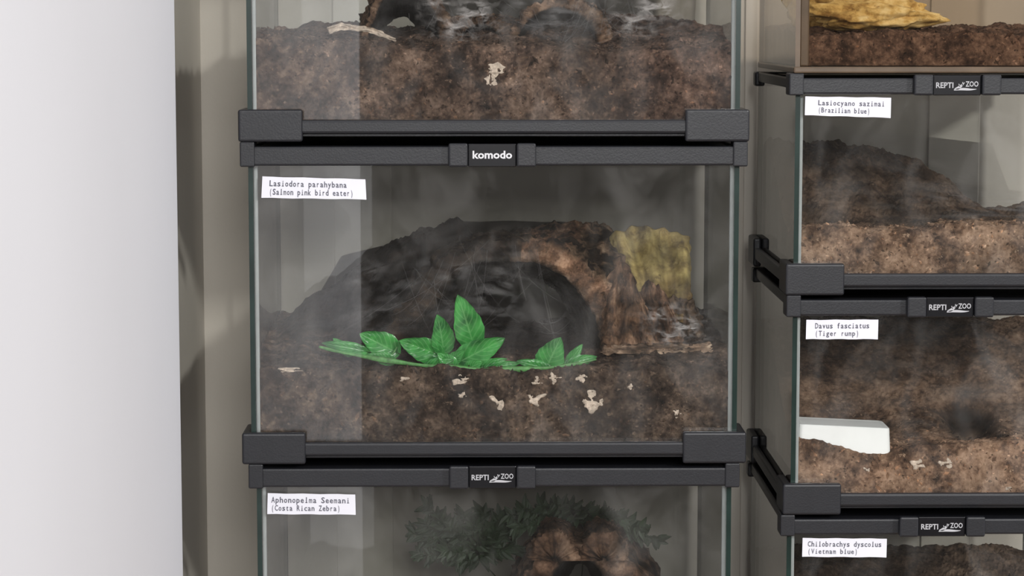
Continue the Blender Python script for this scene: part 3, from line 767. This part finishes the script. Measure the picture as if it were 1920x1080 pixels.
# ---------------------------------------------------------------- dish and acrylic box
D = [at(1507, 792, .012), at(1668, 803, .012)]
zb_ = zv(864, .012)
dx0, dx1 = RX0+.0045, D[1].x; zt_ = D[0].z
vs, fs = [], []
def ring(pts, z):
    n = len(vs); vs.extend([Vector((x, y, z(x))) for x, y in pts]); return list(range(n, n+len(pts)))
def rr(xa, xb, ya, yb, r, k=6):
    o = []
    for cx_, cy_, a0 in ((xb-r, yb-r, 0), (xa+r, yb-r, 90), (xa+r, ya+r, 180), (xb-r, ya+r, 270)):
        for i in range(k+1): a = math.radians(a0+90*i/k); o.append((cx_+r*math.cos(a), cy_+r*math.sin(a)))
    return o
tz = lambda x: zt_-.0030*((x-dx0)/(dx1-dx0))**2
R_ = [ring(rr(dx0, dx1, .0042, .036, .003), lambda x: zb_), ring(rr(dx0+.001, dx1-.001, .0045, .0355, .003), lambda x: tz(x)-.0006),
      ring(rr(dx0+.0012, dx1-.0012, .0049, .035, .003), lambda x: tz(x)-.0001), ring(rr(dx0+.003, dx1-.003, .0065, .033, .003), tz), ring(rr(dx0+.0045, dx1-.0045, .008, .0315, .003), lambda x: tz(x)-.0003)]
for a, b in zip(R_, R_[1:]):
    for i in range(len(a)): fs.append([a[i], a[(i+1) % len(a)], b[(i+1) % len(a)], b[i]])
fs.append(R_[0][::-1]); fs.append(R_[-1])
emit("plastic_dish", vs, fs, M_dish, label="plain white plastic dish half sunk in brown soil", category="dish")
ax0, ax1, ay0, ay1 = xu(1484), xu(1484)+.205, -.004, .19
za = zr1; A = empty("acrylic_box", ((ax0+ax1)/2, .1, za), label="clear brown-edged acrylic box resting on terrarium lid", category="display box")
am = [M_acryl, M_acedge]; q = .003; ah = .12
boxes("base_tray", [((ax0-.001, ay0-.002, za), (ax1+.001, ay1, za+.004))], M_acedge, A, bevel=.001)
pane("front_pane", (ax0+q, ay0, za+.004), (ax1-q, ay0+q, za+ah), 1, am, A)
pane("back_pane", (ax0+q, ay1-q, za+.004), (ax1-q, ay1, za+ah), 1, am, A)
for a in (ax0, ax1-q): pane("side_pane", (a, ay0, za+.004), (a+q, ay1, za+ah), 0, am, A)
boxes("corner_trim", [((ax0+q, ay0+q, za+.004), (ax0+q+.006, ay0+q+.003, za+ah))], M_acedge, A, bevel=.001)
def hr0(x, y): return zv(62)+.003*noise.noise(Vector((x, y, 2))*40)+.002*sstep(0, .1, y)
soil(ax0+q+.0004, ax1-q-.0004, za+.0045, hr0, M_soil0, "thin layer of reddish brown soil in acrylic box", lambda x, y, z: (1.1, 1.02, .97), y0=ay0+q+.0035, y1=ay1-q-.001, nx=150, ny=70, seed=8, chips=400)
p = at(1640, 28, .03)
lump("yellow_sponge", (p.x, .035, p.z), (.038, .016, .010), M_sponge, "yellow crumbly sponge chunk half buried in soil", "sponge", seed=5, na=.4, sub=5)
p = at(1560, 5, .05)
lump("yellow_sponge", (p.x, .070, p.z), (.024, .012, .022), M_sponge, "tall yellow sponge chunk resting in soil", "sponge", seed=8, na=.35, sub=5)

# ---------------------------------------------------------------- furniture under the stacks (below the view)
zc = zB-P
boxes("cabinet", [((XL-.02, -.03, 0), (RX1+.03, .222, zc))], M_wood, bevel=.004,
      label="brown wooden cabinet carrying the terrarium stacks", category="cabinet")
boxes("riser_board", [((RX0-.012, -.01, zc), (RX1+.01, .21, zr3-PR))], M_wood, bevel=.001, label="wooden riser board on the cabinet top", category="board")

# ---------------------------------------------------------------- room
YB = .245
def struct(name, a, b, mat, bevel=0): return boxes(name, [(a, b)], mat, bevel=bevel, kind="structure")
struct("wall_back", (-.26, YB, 0), (2.2, YB+.1, 2.6), M_wallb)
struct("wall_left", (-.26, -.012, 0), (-.202, YB, 2.6), M_wallb)
struct("wall_side", (-.30, -2.24, 0), (-.187, -.012, 2.6), M_wallw, bevel=.008)
struct("unseen_wall_front", (-1.2, -4.1, 0), (2.2, -4.0, 2.3), M_wallr)  # unseen wall behind the camera, added mid-dark to dim the glass reflections
struct("floor", (-1.2, -4.1, -.05), (2.2, YB+.1, 0), M_floor)
for i, (u0, u1) in enumerate(((628, 735), (1392, 1416), (1735, 1830))):
    struct("trim_%d" % (i+1), (xu(u0, YB), YB-.0015, 0), (xu(u1, YB), YB, 2.6), M_trim, bevel=.0006)

# ---------------------------------------------------------------- light
def area(name, loc, tgt, size, power, col):
    l = bpy.data.lights.new(name, 'AREA'); l.size = size; l.energy = power; l.color = col
    o = bpy.data.objects.new(name, l); COL.objects.link(o); o.location = loc
    o.rotation_euler = (Vector(tgt)-Vector(loc)).to_track_quat('-Z', 'Y').to_euler()
area("window_light", (1.9, -2.1, 2.4), (0, 0, 1.3), .2, 42, (1, .98, .95))
area("fill_light", (.35, -3.6, 2.35), (0.1, 0, 1.25), .8, 62, (1, .99, .97))  # added soft fill from the front, lifts the gaps and tank interiors
w = bpy.data.worlds.new("room"); S.world = w; w.use_nodes = True
bg = w.node_tree.nodes['Background']; bg.inputs[0].default_value = (.66, .655, .67, 1); bg.inputs[1].default_value = 1.12
